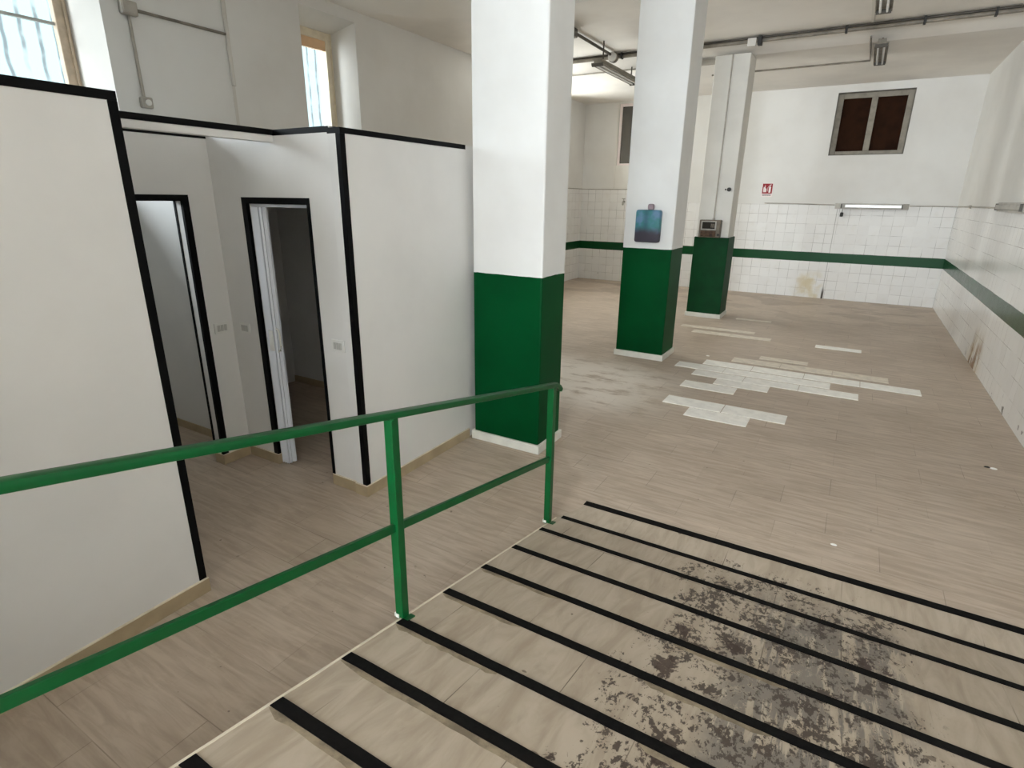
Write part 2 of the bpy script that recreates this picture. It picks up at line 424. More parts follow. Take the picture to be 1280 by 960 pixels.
# left wall with four windows; the openings narrow towards the frame
W1 = (-0.20, 3.165, 2.2, 4.22); W2 = (5.42, 6.34, 2.2, 4.20); W3 = (9.25, 10.6, 2.3, 4.15); W4 = (11.3, 12.4, 2.3, 4.1)
bm = bmesh.new(); holed(0, XL-0.6, XL, YF-0.2, YB+0.2, 0, ZC+0.1, [W1, W2, W3, W4], bm)
struct('wall_left', bm, M['wall_left'])
bm = bmesh.new()
for w in (W1, W2, W3, W4):
    y0, y1, z0, z1 = w; s = 0.13; xa, xb, xc = XL, XL-0.32, XL-0.6
    prism(bm, [(xa-0.002, y1), (xb, y1-s), (xc, y1-s), (xc, y1)], 2, z0, z1)
    prism(bm, [(xa-0.002, y0), (xb, y0+s), (xc, y0+s), (xc, y0)], 2, z0, z1)
    prism(bm, [(xa-0.002, z1), (xb, z1-s), (xc, z1-s), (xc, z1)], 1, y0+0.001, y1-0.001)
struct('trim_1', bm, M['plaster_grey'])
# wall behind the camera with the open garage entrance at the top of the ramp
GY = (-1.35, 1.45, rz(YF), 4.0)
bm = bmesh.new(); bx(bm, XL-0.6, VX-0.1, YF-0.2, YF, 0, ZC+0.1); holed(1, YG-0.2, YG, VX-0.1, XR+0.2, 0, ZC+0.1, [GY], bm)
struct('wall_front', bm, M['plaster'])
struct('wall_light_block', B((VX-0.1, VX, YG, VY, 0, ZC+0.1)), M['plaster'])  # added unseen wall, keeps entrance light off the near partition panel
# left windows: frame, bar, glass and the corrugated sheet outside
def left_window(name, w, frame_mat, bars, blind):
    y0, y1, z0, z1 = w[0]+0.13, w[1]-0.13, w[2], w[3]-0.13
    x = XL-0.32
    r = sroot(name, (x, (y0+y1)/2, z0))
    f = 0.11
    bm = bmesh.new()
    for b in ((x-0.07, x, y0, y0+f, z0, z1), (x-0.07, x, y1-f, y1, z0, z1), (x-0.07, x, y0+f, y1-f, z1-0.10, z1), (x-0.07, x, y0+f, y1-f, z0, z0+0.09)):
        bx(bm, *b, bev=0.008)
    bx(bm, x-0.05, x+0.012, y1-0.035, y1-0.02, z0, z1)
    obj('window_frame', bm, frame_mat, r)
    obj('pane', B((x-0.045, x-0.040, y0+f, y1-f, z0+0.08, z1-0.09)), M['glass'], r)
    for zb in bars:
        obj('glazing_bar', B((x-0.06, x-0.025, y0+f, y1-f, zb-0.012, zb+0.012)), M['button'], r)
    if blind:
        obj('blind_box', B((x-0.055, x-0.012, y0+f, y1-f+0.01, z1-0.22, z1-0.10)), M['blind'], r)
left_window('window_1', W1, M['tan_frame'], (3.46,), False)
left_window('window_2', W2, M['cream_frame'], (), True)
left_window('window_5', W3, M['cream_frame'], (), True)
left_window('window_6', W4, M['cream_frame'], (), True)
def sheet(y0, y1, label):
    bm = bmesh.new(); n = 80
    rows = []
    for i in range(n+1):
        y = y0+(y1-y0)*i/n; x = XL-1.40+0.02*math.sin(2*math.pi*y/0.155)
        rows.append([bm.verts.new((x+d, y, z)) for d, z in ((0, 0.9), (0, 4.6), (-0.012, 4.6), (-0.012, 0.9))])
    for a, b in zip(rows, rows[1:]):
        for k in range(4): bm.faces.new((a[k], a[(k+1) % 4], b[(k+1) % 4], b[k]))
    bm.faces.new(rows[0]); bm.faces.new(rows[-1][::-1])
    tag(obj('corrugated_sheet', bm, M['sheet'], loc=(XL-1.40, (y0+y1)/2, 0.9), smooth=True), label, 'sheet')
sheet(0.5, 4.4, 'bright daylit corrugated sheet outside the leftmost window')
sheet(5.2, 8.2, 'bright daylit corrugated sheet outside the window with the tan blind box')

# back windows
def back_window(name, w, rev_mat, frame_mat, pane_mat, fw, inset):
    x0, x1, z0, z1 = w
    r = sroot(name, ((x0+x1)/2, YB, z0))
    bm = bmesh.new()   # lining of the recess
    t = 0.012
    for b in ((x0-0.001, x0+t, YB-0.004, YB+0.16, z0, z1), (x1-t, x1+0.001, YB-0.004, YB+0.16, z0, z1), (x0+t, x1-t, YB-0.004, YB+0.16, z1-t, z1+0.001), (x0+t, x1-t, YB-0.004, YB+0.16, z0-0.001, z0+t)):
        bx(bm, *b)
    obj('recess_lining', bm, rev_mat, r)
    ya, yb = YB+inset, YB+inset+0.05
    x0 += t; x1 -= t; z0 += t; z1 -= t
    xm = (x0+x1)/2
    obj('window_frame', B((x0, x0+fw, ya, yb, z0, z1), (x1-fw, x1, ya, yb, z0, z1), (x0+fw, x1-fw, ya, yb, z1-fw, z1), (x0+fw, x1-fw, ya, yb, z0, z0+fw*0.7), bev=0.006), frame_mat, r)
    obj('mullion', B((xm-fw*0.55, xm+fw*0.55, ya-0.01, yb, z0+fw*0.7, z1-fw), bev=0.006), frame_mat, r)
    for a, b in ((x0+fw, xm-fw*0.55), (xm+fw*0.55, x1-fw)):
        obj('pane', B((a, b, ya+0.025, ya+0.035, z0+fw*0.7, z1-fw)), pane_mat, r)
    struct_back = B((w[0], w[1], YB+0.17, YB+0.2, w[2], w[3]))
    obj('outer_shutter', struct_back, M['dark'], r)
    return r
back_window('window_3', WB, M['reveal'], M['grey_frame'], M['board'], 0.095, 0.07)
r4 = back_window('window_4', WBL, M['plaster'], M['signwhite'], M['smoked'], 0.065, 0.015)
obj('apron_panel', B((WBL[0]-0.02, WBL[1], YB-0.012, YB-0.001, 2.25, 2.78)), M['plaster'], r4)
obj('casing', B((WBL[0]-0.035, WBL[0], YB-0.02, YB-0.001, 2.25, ZC2-0.01)), M['plaster'], r4)

# ------------------------------------------------------------------ cubicles
CW = 0.10
def skirting(boxes, parent):
    bm = bmesh.new(); g = bmesh.new()
    for (x0, x1, y0, y1) in boxes:
        bx(bm, x0, x1, y0, y1, 0.0, 0.078); bx(g, x0, x1, y0, y1, 0.0782, 0.083)
    s = obj('skirting', bm, M['skirt'], parent); obj('grout_line', g, M['grout'], s)

# 1. near panel in the left foreground
YE = 1.335
p = thing('partition_wall', (PX-CW/2, -1.0, 0), 'large white partition panel with black edging in the left foreground', 'partition wall')
obj('panel', B((PX-CW, PX, YF+0.005, YE, 0, PT), (-3.95, PX-CW, YE-CW, YE, 0, PT)), M['panel'], p)
obj('top_trim', B((PX-CW-0.003, PX+0.003, YF+0.005, YE+0.003, PT-0.032, PT+0.004), (-3.95, PX-CW-0.003, YE-CW-0.003, YE+0.003, PT-0.032, PT+0.004)), M['black'], p)
obj('corner_trim', B((PX-0.036, PX+0.004, YE-0.034, YE+0.004, 0.083, PT-0.032), bev=0.002), M['black'], p)
skirting([(PX, PX+0.012, YF+0.005, YE+0.010), (-3.94, PX, YE, YE+0.010)], p)

# 2. recessed wall with the open doorway of the first cubicle
DX = -3.95; D1 = (1.66, 2.292, 0.0, 1.962)
YD = 2.525
p = thing('partition_wall', (DX-CW/2, 1.95, 0), 'white recessed partition with the open left doorway beside the large panel', 'partition wall')
bm = bmesh.new(); holed(0, DX-CW, DX, YE, YD-0.001, 0, PT, [D1], bm); obj('panel', bm, M['panel'], p)
obj('top_trim', B((DX-CW-0.003, DX+0.003, YE, YD-0.002, PT-0.022, PT+0.003)), M['black'], p)
def trim1(x0, x1):
    return ((x0, x1, D1[1]-0.004, D1[1]+0.042, 0.083, 1.998), (x0, x1, D1[0]-0.042, D1[0]+0.004, 0.083, 1.998), (x0, x1, D1[0]+0.004, D1[1]-0.004, D1[3]-0.004, 1.998))
obj('door_trim', B(*trim1(DX-0.02, DX+0.005)), M['black'], p)
obj('door_trim', B((DX-CW-0.004, DX-CW+0.018, D1[1]-0.005, D1[1]+0.03, 0.083, 1.99), (DX-CW-0.004, DX-CW+0.018, D1[0]-0.03, D1[0]+0.005, 0.083, 1.99), (DX-CW-0.004, DX-CW+0.018, D1[0]+0.005, D1[1]-0.005, D1[3]-0.005, 1.99)), M['black'], p)
skirting([(DX, DX+0.011, D1[1]+0.0, YD-0.012), (DX, DX+0.011, YE+0.011, D1[0]), (DX-CW, DX+0.011, D1[1]-0.008, D1[1]+0.0)], p)

# 3. wall of the second cubicle with its doorway
D2 = (-3.60, -2.985, 0.0, 1.950)
p = thing('partition_wall', ((DX+PX)/2, YD+CW/2, 0), 'white partition with the narrow doorway holding the folded plastic door', 'partition wall')
bm = bmesh.new(); holed(1, YD, YD+CW, DX-CW, PX-CW-0.001, 0, PT, [D2], bm)
obj('panel', bm, M['panel'], p)
obj('top_trim', B((-3.30, PX-CW-0.004, YD-0.003, YD+CW+0.003, PT-0.030, PT+0.004)), M['black'], p)
obj('door_trim', B((D2[0]-0.045, D2[0]+0.004, YD-0.005, YD+0.02, 0.083, 1.987), (D2[1]-0.012, D2[1]+0.014, YD-0.005, YD+0.03, 0.083, 1.987), (D2[0]+0.004, D2[1]-0.012, YD-0.005, YD+0.02, D2[3]-0.004, 1.987)), M['black'], p)
skirting([(DX+0.012, D2[0], YD-0.011, YD), (D2[1], PX-CW-0.001, YD-0.011, YD), (D2[0], D2[0]+0.008, YD-0.011, YD+CW), (D2[1]-0.006, D2[1], YD-0.011, YD+CW)], p)

# 4. side wall of the second cubicle, up to the first pillar
YP1 = 3.757
p = thing('partition_wall', (PX-CW/2, 3.13, 0), 'white partition side between black-edged corner and nearest pillar', 'partition wall')
obj('panel', B((PX-CW, PX, YD-0.012, YP1+0.1, 0, PT-0.012), bev=0.0), M['panel'], p)
obj('top_trim', B((PX-CW-0.003, PX+0.003, YD-0.014, YP1-0.005, PT-0.04, PT-0.008)), M['black'], p)
obj('corner_trim', B((PX-0.034, PX+0.004, YD-0.016, YD+0.024, 0.083, PT-0.04), bev=0.002), M['black'], p)
skirting([(PX, PX+0.012, YD-0.024, YP1-0.01), (PX-CW, PX, YD-0.024, YD-0.012)], p)

# header beam over the recess
p = thing('header_beam', (-3.27, 1.93, 2.31), 'white horizontal beam with black top edge bridging the cubicle recess', 'beam')
obj('beam_body', B((-3.295, -3.245, YE+0.002, YD-0.004, 2.315, 2.357), bev=0.004), M['panel'], p)
obj('top_trim', B((-3.298, -3.242, YE+0.004, YD-0.004, 2.357, 2.390)), M['black'], p)

# cubicle interiors
XI = -5.22
bm = bmesh.new()
for b in ((XI-0.1, XI, YE-CW, YD+0.03, 0, 2.06), (XI-0.1, XI, YD+0.03, 4.1, 0, PT), (XI, DX-CW-0.002, YD+0.03, YD+CW+0.03, 0, PT), (XI, PX-CW-0.002, 4.0, 4.1, 0, PT), (XI, -3.952, YE-CW, YE-0.002, 0, PT)):
    bx(bm, *b)
struct('wall_cubicle', bm, M['panel'])
struct('ceiling_cubicle', B((XI, PX-CW-0.004, YD+CW+0.035, 3.995, 2.26, 2.32)), M['panel'])
bm = bmesh.new()
bx(bm, XI+0.001, DX-CW-0.004, YD+0.02, YD+0.029, 0, 0.07); bx(bm, XI+0.001, XI+0.009, YE, YD+0.02, 0, 0.07)
bx(bm, XI+0.001, PX-CW-0.006, 3.99, 3.999, 0, 0.07); bx(bm, PX-CW-0.012, PX-CW-0.003, YD+CW+0.04, 3.99, 0, 0.07)
struct('baseboard_cubicle', bm, M['skirt'])

# folded plastic door
p = thing('folding_door', (-3.55, YD+0.05, 0), 'white plastic folding door pushed open against left jamb', 'door')
bm = bmesh.new()
n = 7; xa, xb = D2[0]+0.012, D2[0]+0.098; ya, yb = YD+0.010, YD+0.085
pts = []
for i in range(n+1):
    pts.append((xa+(xb-xa)*i/n, ya if i % 2 else ya+0.022))
for i in range(1, 5):
    pts.append((xb if i % 2 == 0 else xb-0.016, ya+(yb-ya)*i/5))
poly = pts+[(xb, yb), (xa, yb)]
prism(bm, poly, 2, 0.015, 1.925)
obj('folded_panels', bm, M['pvc'], p)
obj('track', B((D2[0]+0.006, D2[1]-0.014, YD+0.03, YD+0.07, 1.926, 1.944)), M['pvc'], p)
h = bmesh.new()
hx, hy, hz = xb+0.001, YD+0.04, 1.0
tube(h, [(hx, hy, hz-0.085), (hx+0.022, hy, hz-0.075), (hx+0.03, hy, hz-0.04), (hx+0.03, hy, hz+0.04), (hx+0.022, hy, hz+0.075), (hx, hy, hz+0.085)], 0.007, 8)
bx(h, xb-0.045, xb-0.003, ya-0.006, ya+0.004, hz-0.075, hz+0.075, bev=0.003)
obj('handle', h, M['plastic'], p, smooth=True)

# light switches
def switch(face, c, z, label):
    ax = face
    p = thing('light_switch', (c[0], c[1], z-0.04), label, 'light switch')
    w, hh = 0.058, 0.040
    def b(u0, u1, z0, z1, d0, d1):
        return (c[0]+u0, c[0]+u1, c[1]-d1, c[1]-d0, z0, z1) if ax == 'y' else (c[0]+d0, c[0]+d1, c[1]+u0, c[1]+u1, z0, z1)
    obj('plate', B(b(-w, w, z-hh, z+hh, 0.0, 0.010), bev=0.003), M['plastic'], p)
    for k in (-1, 0, 1):
        obj('button', B(b(k*0.026-0.011, k*0.026+0.011, z-0.023, z+0.023, 0.0102, 0.014), bev=0.002), M['button'], p)
switch('y', (-2.822, YD), 1.062, 'white switch plate between second doorway and black corner trim')
switch('y', (-3.795, YD), 1.062, 'white switch plate left of the folding door')
switch('x', (DX, 2.43), 1.062, 'white switch plate right of the left cubicle doorway')

# ------------------------------------------------------------------ pillars
def pillar(x0, x1, y0, y1, top, shaft_mat, label, clad=None):
    p = thing('pillar', ((x0+x1)/2, (y0+y1)/2, 0), label, 'pillar')
    bm = bmesh.new(); bx(bm, x0, x1, y0, y1, 0.0, top, bev=0.012)
    obj('shaft', bm, shaft_mat, p)
    if clad:
        bm = bmesh.new(); bx(bm, x0-clad, x1+clad, y0-clad, y1+clad, 0.07, 1.40, bev=0.008); obj('green_cladding', bm, M['green_flat'], p)
    k = 0.02+(clad or 0)
    bm = bmesh.new(); bx(bm, x0-k, x1+k, y0-k, y1+k, 0.0, 0.077, bev=0.006); obj('plinth', bm, M['plinth'], p)
pillar(-2.59, -1.968, 3.757, 4.15, ZC-0.002, M['pillar_a'], 'nearest white pillar with green lower half beside the partition')
pillar(-2.565, -1.935, 7.10, 7.62, ZC-0.002, M['pillar_b'], 'middle white and green pillar carrying the teal box')
pillar(-2.44, -1.90, 10.42, 10.92, ZC2-0.002, M['pillar_c'], 'farthest pillar with green base carrying a grey meter box', clad=0.022)

# teal box on the middle pillar
p = thing('wall_box', (-2.235, 7.10, 1.50), 'teal wall box with dark lower part mounted on middle pillar', 'wall box')
bm = bmesh.new(); bx(bm, -2.395, -2.085, 6.995, 7.099, 1.50, 1.885, bev=0.025); obj('body', bm, M['teal'], p, smooth=True)
bm = bmesh.new(); bx(bm, -2.262, -2.188, 7.02, 7.095, 1.88, 1.955, bev=0.022); obj('knob', bm, M['pinkgrey'], p, smooth=True)

# meter box on the far pillar, standing on the cladding ledge
p = thing('meter_box', (-2.19, 10.40, 1.402), 'small grey meter box with dark window on farthest pillar', 'meter box')
obj('housing', B((-2.37, -2.02, 10.27, 10.415, 1.402, 1.69), bev=0.012), M['boxgrey'], p)
obj('bezel', B((-2.335, -2.085, 10.255, 10.272, 1.525, 1.672), bev=0.004), M['lampbody'], p)
obj('window', B((-2.315, -2.105, 10.248, 10.258, 1.545, 1.655), bev=0.003), M['screen'], p)
obj('lower_panel', B((-2.335, -2.085, 10.26, 10.272, 1.415, 1.51), bev=0.003), M['rust'], p)
bm = bmesh.new()
for k in range(3): bx(bm, -2.17+0.022*k, -2.156+0.022*k, 10.244, 10.249, 1.565, 1.63)
obj('dial', bm, M['boxgrey'], p)
bm = bmesh.new(); tube(bm, [(-2.04, 10.262, 1.45), (-2.04, 10.275, 1.45)], 0.022, 12); obj('knob', bm, M['dark'], p, smooth=True)
# conduit down the pillar to the meter box
bm = bmesh.new(); tube(bm, [(-2.17, 10.408, 1.692), (-2.17, 10.408, 4.195)], 0.012, 8); tube(bm, [(-2.17, 10.408, 1.69), (-2.17, 10.408, 1.72)], 0.022, 8)
tag(obj('cable_conduit', bm, M['conduit'], loc=(-2.17, 10.41, 1.69), smooth=True), 'thin vertical conduit running down the farthest pillar to its meter box', 'conduit')
bm = bmesh.new(); tube(bm, [(-1.975, 10.419, 2.18), (-1.975, 10.365, 2.18)], 0.032, 14); tube(bm, [(-2.035, 10.419, 2.18), (-2.035, 10.405, 2.18)], 0.014, 10)
tag(obj('cable_gland', bm, M['dark'], loc=(-1.975, 10.41, 2.18), smooth=True), 'dark round knob on the farthest pillar above the meter box', 'cable gland')

# ------------------------------------------------------------------ ramp
p = thing('ramp', ((RX+XR)/2, 1.5, 0), 'sloping beige tiled ramp with dark worn patch in the foreground', 'ramp')
bm = bmesh.new()
prof = [(3.25, -1.29), (3.20, -1.30), (3.12, -1.325), (3.04, -1.365), (2.985, RX), (2.90, RX)]
y = 2.6
while y > YF+0.01: prof.append((y, RX)); y -= 0.4
prof += [(YF, RX), (YG+0.002, RX)]
rows = [[bm.verts.new((xl, y, max(rz(y), 0.0005))), bm.verts.new((XR-0.002, y, max(rz(y), 0.0005))), bm.verts.new((XR-0.002, y, 0.0)), bm.verts.new((xl, y, 0.0))] for y, xl in prof]
for a, b in zip(rows, rows[1:]):
    for k in range(4): bm.faces.new((a[k], a[(k+1) % 4], b[(k+1) % 4], b[k]))
bm.faces.new(rows[0]); bm.faces.new(rows[-1][::-1])
me_loc = (0, 0, 0)
sl = obj('ramp_surface', bm, M['ramp'], p, loc=(0, 0, 0))
bm = bmesh.new(); bar(bm, [(RX-0.002, 2.95, rz(2.95)-0.0022), (RX-0.002, 2.90, rz(2.9)-0.0022), (RX-0.002, YF+0.1, rz(YF+0.1)-0.0022)], 0.010, 0.008); obj('edge_trim', bm, M['grout'], p)

# grip strips: built once, copied with their own labels
SL = math.atan(0.195)
strips = [(3.235, -1.31, 0.054, 0), (2.985, -1.365, 0.040, 0), (2.716, -1.385, 0.044, 0), (2.385, -1.385, 0.047, 0), (2.075, -1.385, 0.048, 0.45), (1.757, -1.385, 0.050, 0.42),
          (1.440, -1.385, 0.050, 0.5), (1.146, -1.385, 0.050, 0.9), (0.846, -1.385, 0.050, 0.8), (0.555, -1.385, 0.05, 0.8)]
slabels = ['black grip strip at the very foot of the ramp, farthest of all', 'black grip strip second from the ramp foot, just past the end railing post',
           'black grip strip third from the ramp foot, starting by the end railing post', 'black grip strip fourth from the ramp foot', 'black grip strip fifth from the ramp foot',
           'black grip strip sixth from the ramp foot', 'black grip strip starting at the foot of the middle railing post', 'black grip strip next up the ramp from the middle post, with grey residue',
           'wide black grip strip second up the ramp from the middle post', 'nearest black grip strip at the bottom edge of the photo']
for i, ((y, x0, w, res), lab) in enumerate(zip(strips, slabels)):
    z = rz(y); s = thing('grip_strip', (0.07, y, z), lab, 'grip strip', 'black grip strips across the ramp')
    ang = 0.0 if y > 2.99 else SL
    t = 0.004
    bm = bmesh.new()
    n = 40; top = []
    for k in range(n+1):
        x = x0+(XR-0.004-x0)*k/n
        e = (random.random()-0.5)*0.0025
        rr = []
        for (u, hgt) in ((-w/2+e, 0.0006), (w/2+e, 0.0006), (w/2+e, t), (-w/2+e, t)):
            yy = y+u*math.cos(ang)+hgt*math.sin(ang)*0
            rr.append(bm.verts.new((x, yy, rz(yy)+hgt)))
        top.append(rr)
    for a, b in zip(top, top[1:]):
        for k in range(4): bm.faces.new((a[k], a[(k+1) % 4], b[(k+1) % 4], b[k]))
    bm.faces.new(top[0]); bm.faces.new(top[-1][::-1])
    obj('tape', bm, M['tape'], s)
    if res:
        for (ra, rb) in ((x0+0.005, x0+res), (x0+res+0.55, x0+res+1.0)) if i in (4, 5, 6) else ((x0+0.005, x0+res),):
            m = 14
            pr = None; bm = bmesh.new()
            for k in range(m+1):
                x = ra+(rb-ra)*k/m
                d = 0.030*(1-0.35*random.random())*(1.0 if 0 < k < m else 0.35)
                y1 = y-w/2+0.001; y0 = y1-d
                cur = [bm.verts.new((x, y0, rz(y0)+0.0005)), bm.verts.new((x, y1, rz(y1)+0.0005)), bm.verts.new((x, y1, rz(y1)+0.0012)), bm.verts.new((x, y0, rz(y0)+0.0012))]
                if pr:
                    for q in range(4): bm.faces.new((pr[q], pr[(q+1) % 4], cur[(q+1) % 4], cur[q]))
                else: bm.faces.new(cur)
                pr = cur
            bm.faces.new(pr[::-1])
            obj('adhesive_residue', bm, M['residue'], s)

# ------------------------------------------------------------------ railing
RLX = RX-0.012
def top_z(y): return 1.505-0.1945*y
def mid_z(y): return 1.008-0.187*y
p = thing('railing', (RLX, 1.45, rz(1.45)), 'green metal railing along the left edge of the ramp', 'railing')
bm = bmesh.new()
pts = [(RLX, y, top_z(y)) for y in (VY+0.005, 0.0, 1.4, 2.80)]+[(RLX, 2.89, top_z(2.87)-0.004), (RLX, 2.925, top_z(2.93)-0.014), (RLX, 2.945, top_z(2.96)-0.030)]
bar(bm, pts, 0.042, 0.030, bev=0.009)
obj('top_rail', bm, M['green'], p, smooth=True)
bm = bmesh.new(); bar(bm, [(RLX, VY+0.005, mid_z(VY)), (RLX, 2.83, mid_z(2.83))], 0.018, 0.036, bev=0.003); obj('mid_rail', bm, M['green'], p)
for y in (2.845, 1.475, 0.08, -0.6):
    bm = bmesh.new(); bx(bm, RLX-0.02, RLX+0.02, y-0.02, y+0.02, rz(y)-0.006, top_z(y)-0.012, bev=0.003)
    q = obj('post', bm, M['green'], p)
    bm = bmesh.new(); bx(bm, RLX-0.026, RLX-0.0205, y-0.022, y-0.008, rz(y)+0.002, rz(y)+0.022, bev=0.002); bx(bm, RLX-0.016, RLX+0.0, y-0.0245, y-0.0205, rz(y)+0.004, rz(y)+0.02)
    obj('chipped_paint', bm, M['plinth'], q)
    bm = bmesh.new(); prism(bm, [(y-0.018, rz(y-0.018)+0.0005), (y+0.028, rz(y+0.028)+0.0005), (y+0.028, rz(y+0.028)+0.006), (y-0.018, rz(y-0.018)+0.006)], 0, RLX+0.0205, RLX+0.045); obj('foot_plate', bm, M['green'], q)

# ------------------------------------------------------------------ pale replacement tiles on the floor
TW = 0.579
tile_rows = [(5.295, 5.55, (-1.175,), 0), (5.562, 5.815, (-1.46, -0.872), 0), (6.20, 6.45, (-1.45,), 0), (6.475, 6.718, (-1.145,), 0),
             (6.724, 6.955, (-1.45, -0.865, -0.28), 0), (6.985, 7.225, (-1.725, -1.14, -0.56), 0), (7.262, 7.50, (-1.44, -0.855, -0.27, 0.315), 0),
             (7.60, 7.825, (-1.15, -0.565, 0.02), 1), (7.925, 8.085, (-0.855,), 1), (9.04, 9.22, (-0.26,), 0), (9.07, 9.255, (-2.03, -1.445), 1), (9.435, 9.595, (-2.30, -1.725), 1), (10.55, 10.67, (-1.62,), 1)]
tl = {0: ['nearest pale floor tile, front one of the close cluster'], 1: ['pale floor tile at the left end of the second nearest row', 'pale floor tile at the right end of the second nearest row'],
      2: ['single pale floor tile between the near cluster and the long rows'], 3: ['pale floor tile projecting in front of the long rows'],
      9: ['single pale floor tile lying alone right of the far rows'], 12: ['faint pale floor tile beside the foot of the farthest pillar']}
rown = {4: 'nearest long row', 5: 'second long row', 6: 'longest row, third from the front', 7: 'rear long row', 8: '', 10: 'nearer of two far rows by the farthest pillar', 11: 'farther of two far rows by the farthest pillar'}
proto = {}
for r, (y0, y1, xs, mt) in enumerate(tile_rows):
    for k, x in enumerate(xs):
        if r in tl: lab = tl[r][k]
        elif r == 8: lab = 'single pale tile lying behind the rear long row'
        else:
            pos = {1: [''], 2: ['left', 'right'], 3: ['left', 'middle', 'right'], 4: ['leftmost', 'second from left', 'second from right', 'rightmost']}[len(xs)][k]
            lab = 'pale floor tile, %s of the %s' % (pos, rown[r])
        if mt not in proto:
            bm = bmesh.new(); bx(bm, 0, TW, 0, 0.25, 0.0003, 0.006, bev=0.0015)
            o = obj('floor_tile', bm, M['tilebeige'] if mt else M['tilewhite']); proto[mt] = o
        else:
            o = proto[mt].copy(); COL.objects.link(o)
        o.location = (x, y0, 0); o.scale = (1, (y1-y0-0.004)/0.25, 1)
        tag(o, lab, 'floor tile', 'pale tiles on the floor')

# small debris
def chip(x, y, r, label, mat):
    bm = bmesh.new(); bmesh.ops.create_icosphere(bm, subdivisions=2, radius=r)
    for v in bm.verts:
        v.co = Vector((v.co.x*1.5*(1+0.3*math.sin(9*v.co.y/r)), v.co.y*0.9, max(v.co.z*0.5, -0.2*r)+0.2*r+0.0005)); v.co += Vector((x, y, 0))
    tag(obj('plaster_chip', bm, mat, loc=(x, y, 0), smooth=False), label, 'debris')
chip(0.194, 3.58, 0.012, 'tiny white plaster crumb on the floor beyond the ramp foot', M['chip'])
chip(1.24, 5.44, 0.016, 'tiny white crumb on the floor near the right wall', M['chip'])
chip(1.20, 5.45, 0.014, 'tiny dark crumb beside the white one near the right wall', M['dark'])
chip(-1.47, 7.70, 0.016, 'tiny white crumb left of the long pale tile rows', M['chip'])

# ------------------------------------------------------------------ fluorescent lights
def ceiling_light(c, axis, length, ceil_z, label, ntube=2, w=0.17):
    x, y, z = c
    p = thing('ceiling_light', (x, y, ceil_z), label, 'ceiling light', 'fluorescent lights under the ceiling')
    L = length/2
    def BX(u0, u1, v0, v1, z0, z1): return (x+v0, x+v1, y+u0, y+u1, z0, z1) if axis == 'y' else (x+u0, x+u1, y+v0, y+v1, z0, z1)
    bm = bmesh.new(); bx(bm, *BX(-L, L, -w*0.30, w*0.30, z, z+0.06), bev=0.006); bx(bm, *BX(-L, L, -w/2, w/2, z-0.004, z+0.004))
    bx(bm, *BX(-L, L, -w/2, -w/2+0.008, z-0.03, z+0.004)); bx(bm, *BX(-L, L, w/2-0.008, w/2, z-0.03, z+0.004))
    obj('reflector', bm, M['fixture'], p)
    for s in (-1, 1):
        bm = bmesh.new(); bx(bm, *BX(s*L-0.03 if s > 0 else -L, L if s > 0 else -L+0.03, -w/2+0.008, w/2-0.008, z-0.05, z-0.004), bev=0.004)
        obj('lamp_holder', bm, M['lampdark'], p)
    for k in range(ntube):
        v = (k-(ntube-1)/2)*w*0.42
        bm = bmesh.new()
        a, b = -L+0.03, L-0.03
        tube(bm, [(x+v, y+a, z-0.03), (x+v, y+b, z-0.03)] if axis == 'y' else [(x+a, y+v, z-0.03), (x+b, y+v, z-0.03)], 0.014, 10)
        obj('fluorescent_tube', bm, M['tube'], p, smooth=True)
    for s in (-1, 1):
        q = s*L*0.75
        yy = y+q if axis == 'y' else y
        top = ceil_z if ceil_z < ZC else ZC-(ZC-ZC2)*min(1, max(0, (yy-YSTEP)/0.50))
        bm = bmesh.new(); tube(bm, [(x, y+q, z+0.06), (x, y+q, top)] if axis == 'y' else [(x+q, y, z+0.06), (x+q, y, top)], 0.012, 8)
        obj('hanger', bm, M['lampdark'], p, smooth=True)
ceiling_light((-0.165, 10.90, 4.10), 'y', 1.28, ZC2, 'twin-tube ceiling light just behind the ceiling pipe')
ceiling_light((-0.185, 8.18, 4.16), 'y', 1.28, ZC, 'twin-tube ceiling light in front of the ceiling pipe, cut by the top edge')
ceiling_light((-0.40, 7.93, 4.26), 'x', 1.28, ZC, 'crosswise ceiling light left of the twin-tube light at the top edge')
ceiling_light((-3.90, 9.95, 4.00), 'y', 1.75, ZC, 'low-hanging twin-tube light seen between the nearest and middle pillars', w=0.20)

def wall_light(axis, c, length, label, dm='tube'):
    x, y, z = c
    p = thing('wall_light', (x, y, z-0.06), label, 'wall light')
    L = length/2
    poly = [(-L, 0.0), (-L+0.10, 0.085), (L-0.10, 0.085), (L, 0.0)]
    bm = bmesh.new()
    if axis == 'x': prism(bm, [(x+u, y-d) for u, d in poly], 2, z-0.055, z+0.055)
    else: prism(bm, [(x-d, y+u) for u, d in poly], 2, z-0.055, z+0.055)
    obj('housing', bm, M['lampbody'], p)
    def BX(u0, u1, d0, d1, z0, z1): return (x+u0, x+u1, y-d1, y-d0, z0, z1) if axis == 'x' else (x-d1, x-d0, y+u0, y+u1, z0, z1)
    obj('diffuser', B(BX(-L+0.18 if axis == 'x' else -L+0.12, L-0.12, 0.0855, 0.112, z-0.028, z+0.03), bev=0.01), M[dm], p)
    for u in (-L+0.105, L-0.125):
        bm = bmesh.new(); bx(bm, *BX(u, u+0.02, 0.0855, 0.112, z-0.04, z+0.04)); obj('lamp_holder', bm, M['lampdark'], p)
    return p
p = wall_light('x', (0.13, YB, 1.925), 1.28, 'long wall light on the tiled back wall below the brown window')
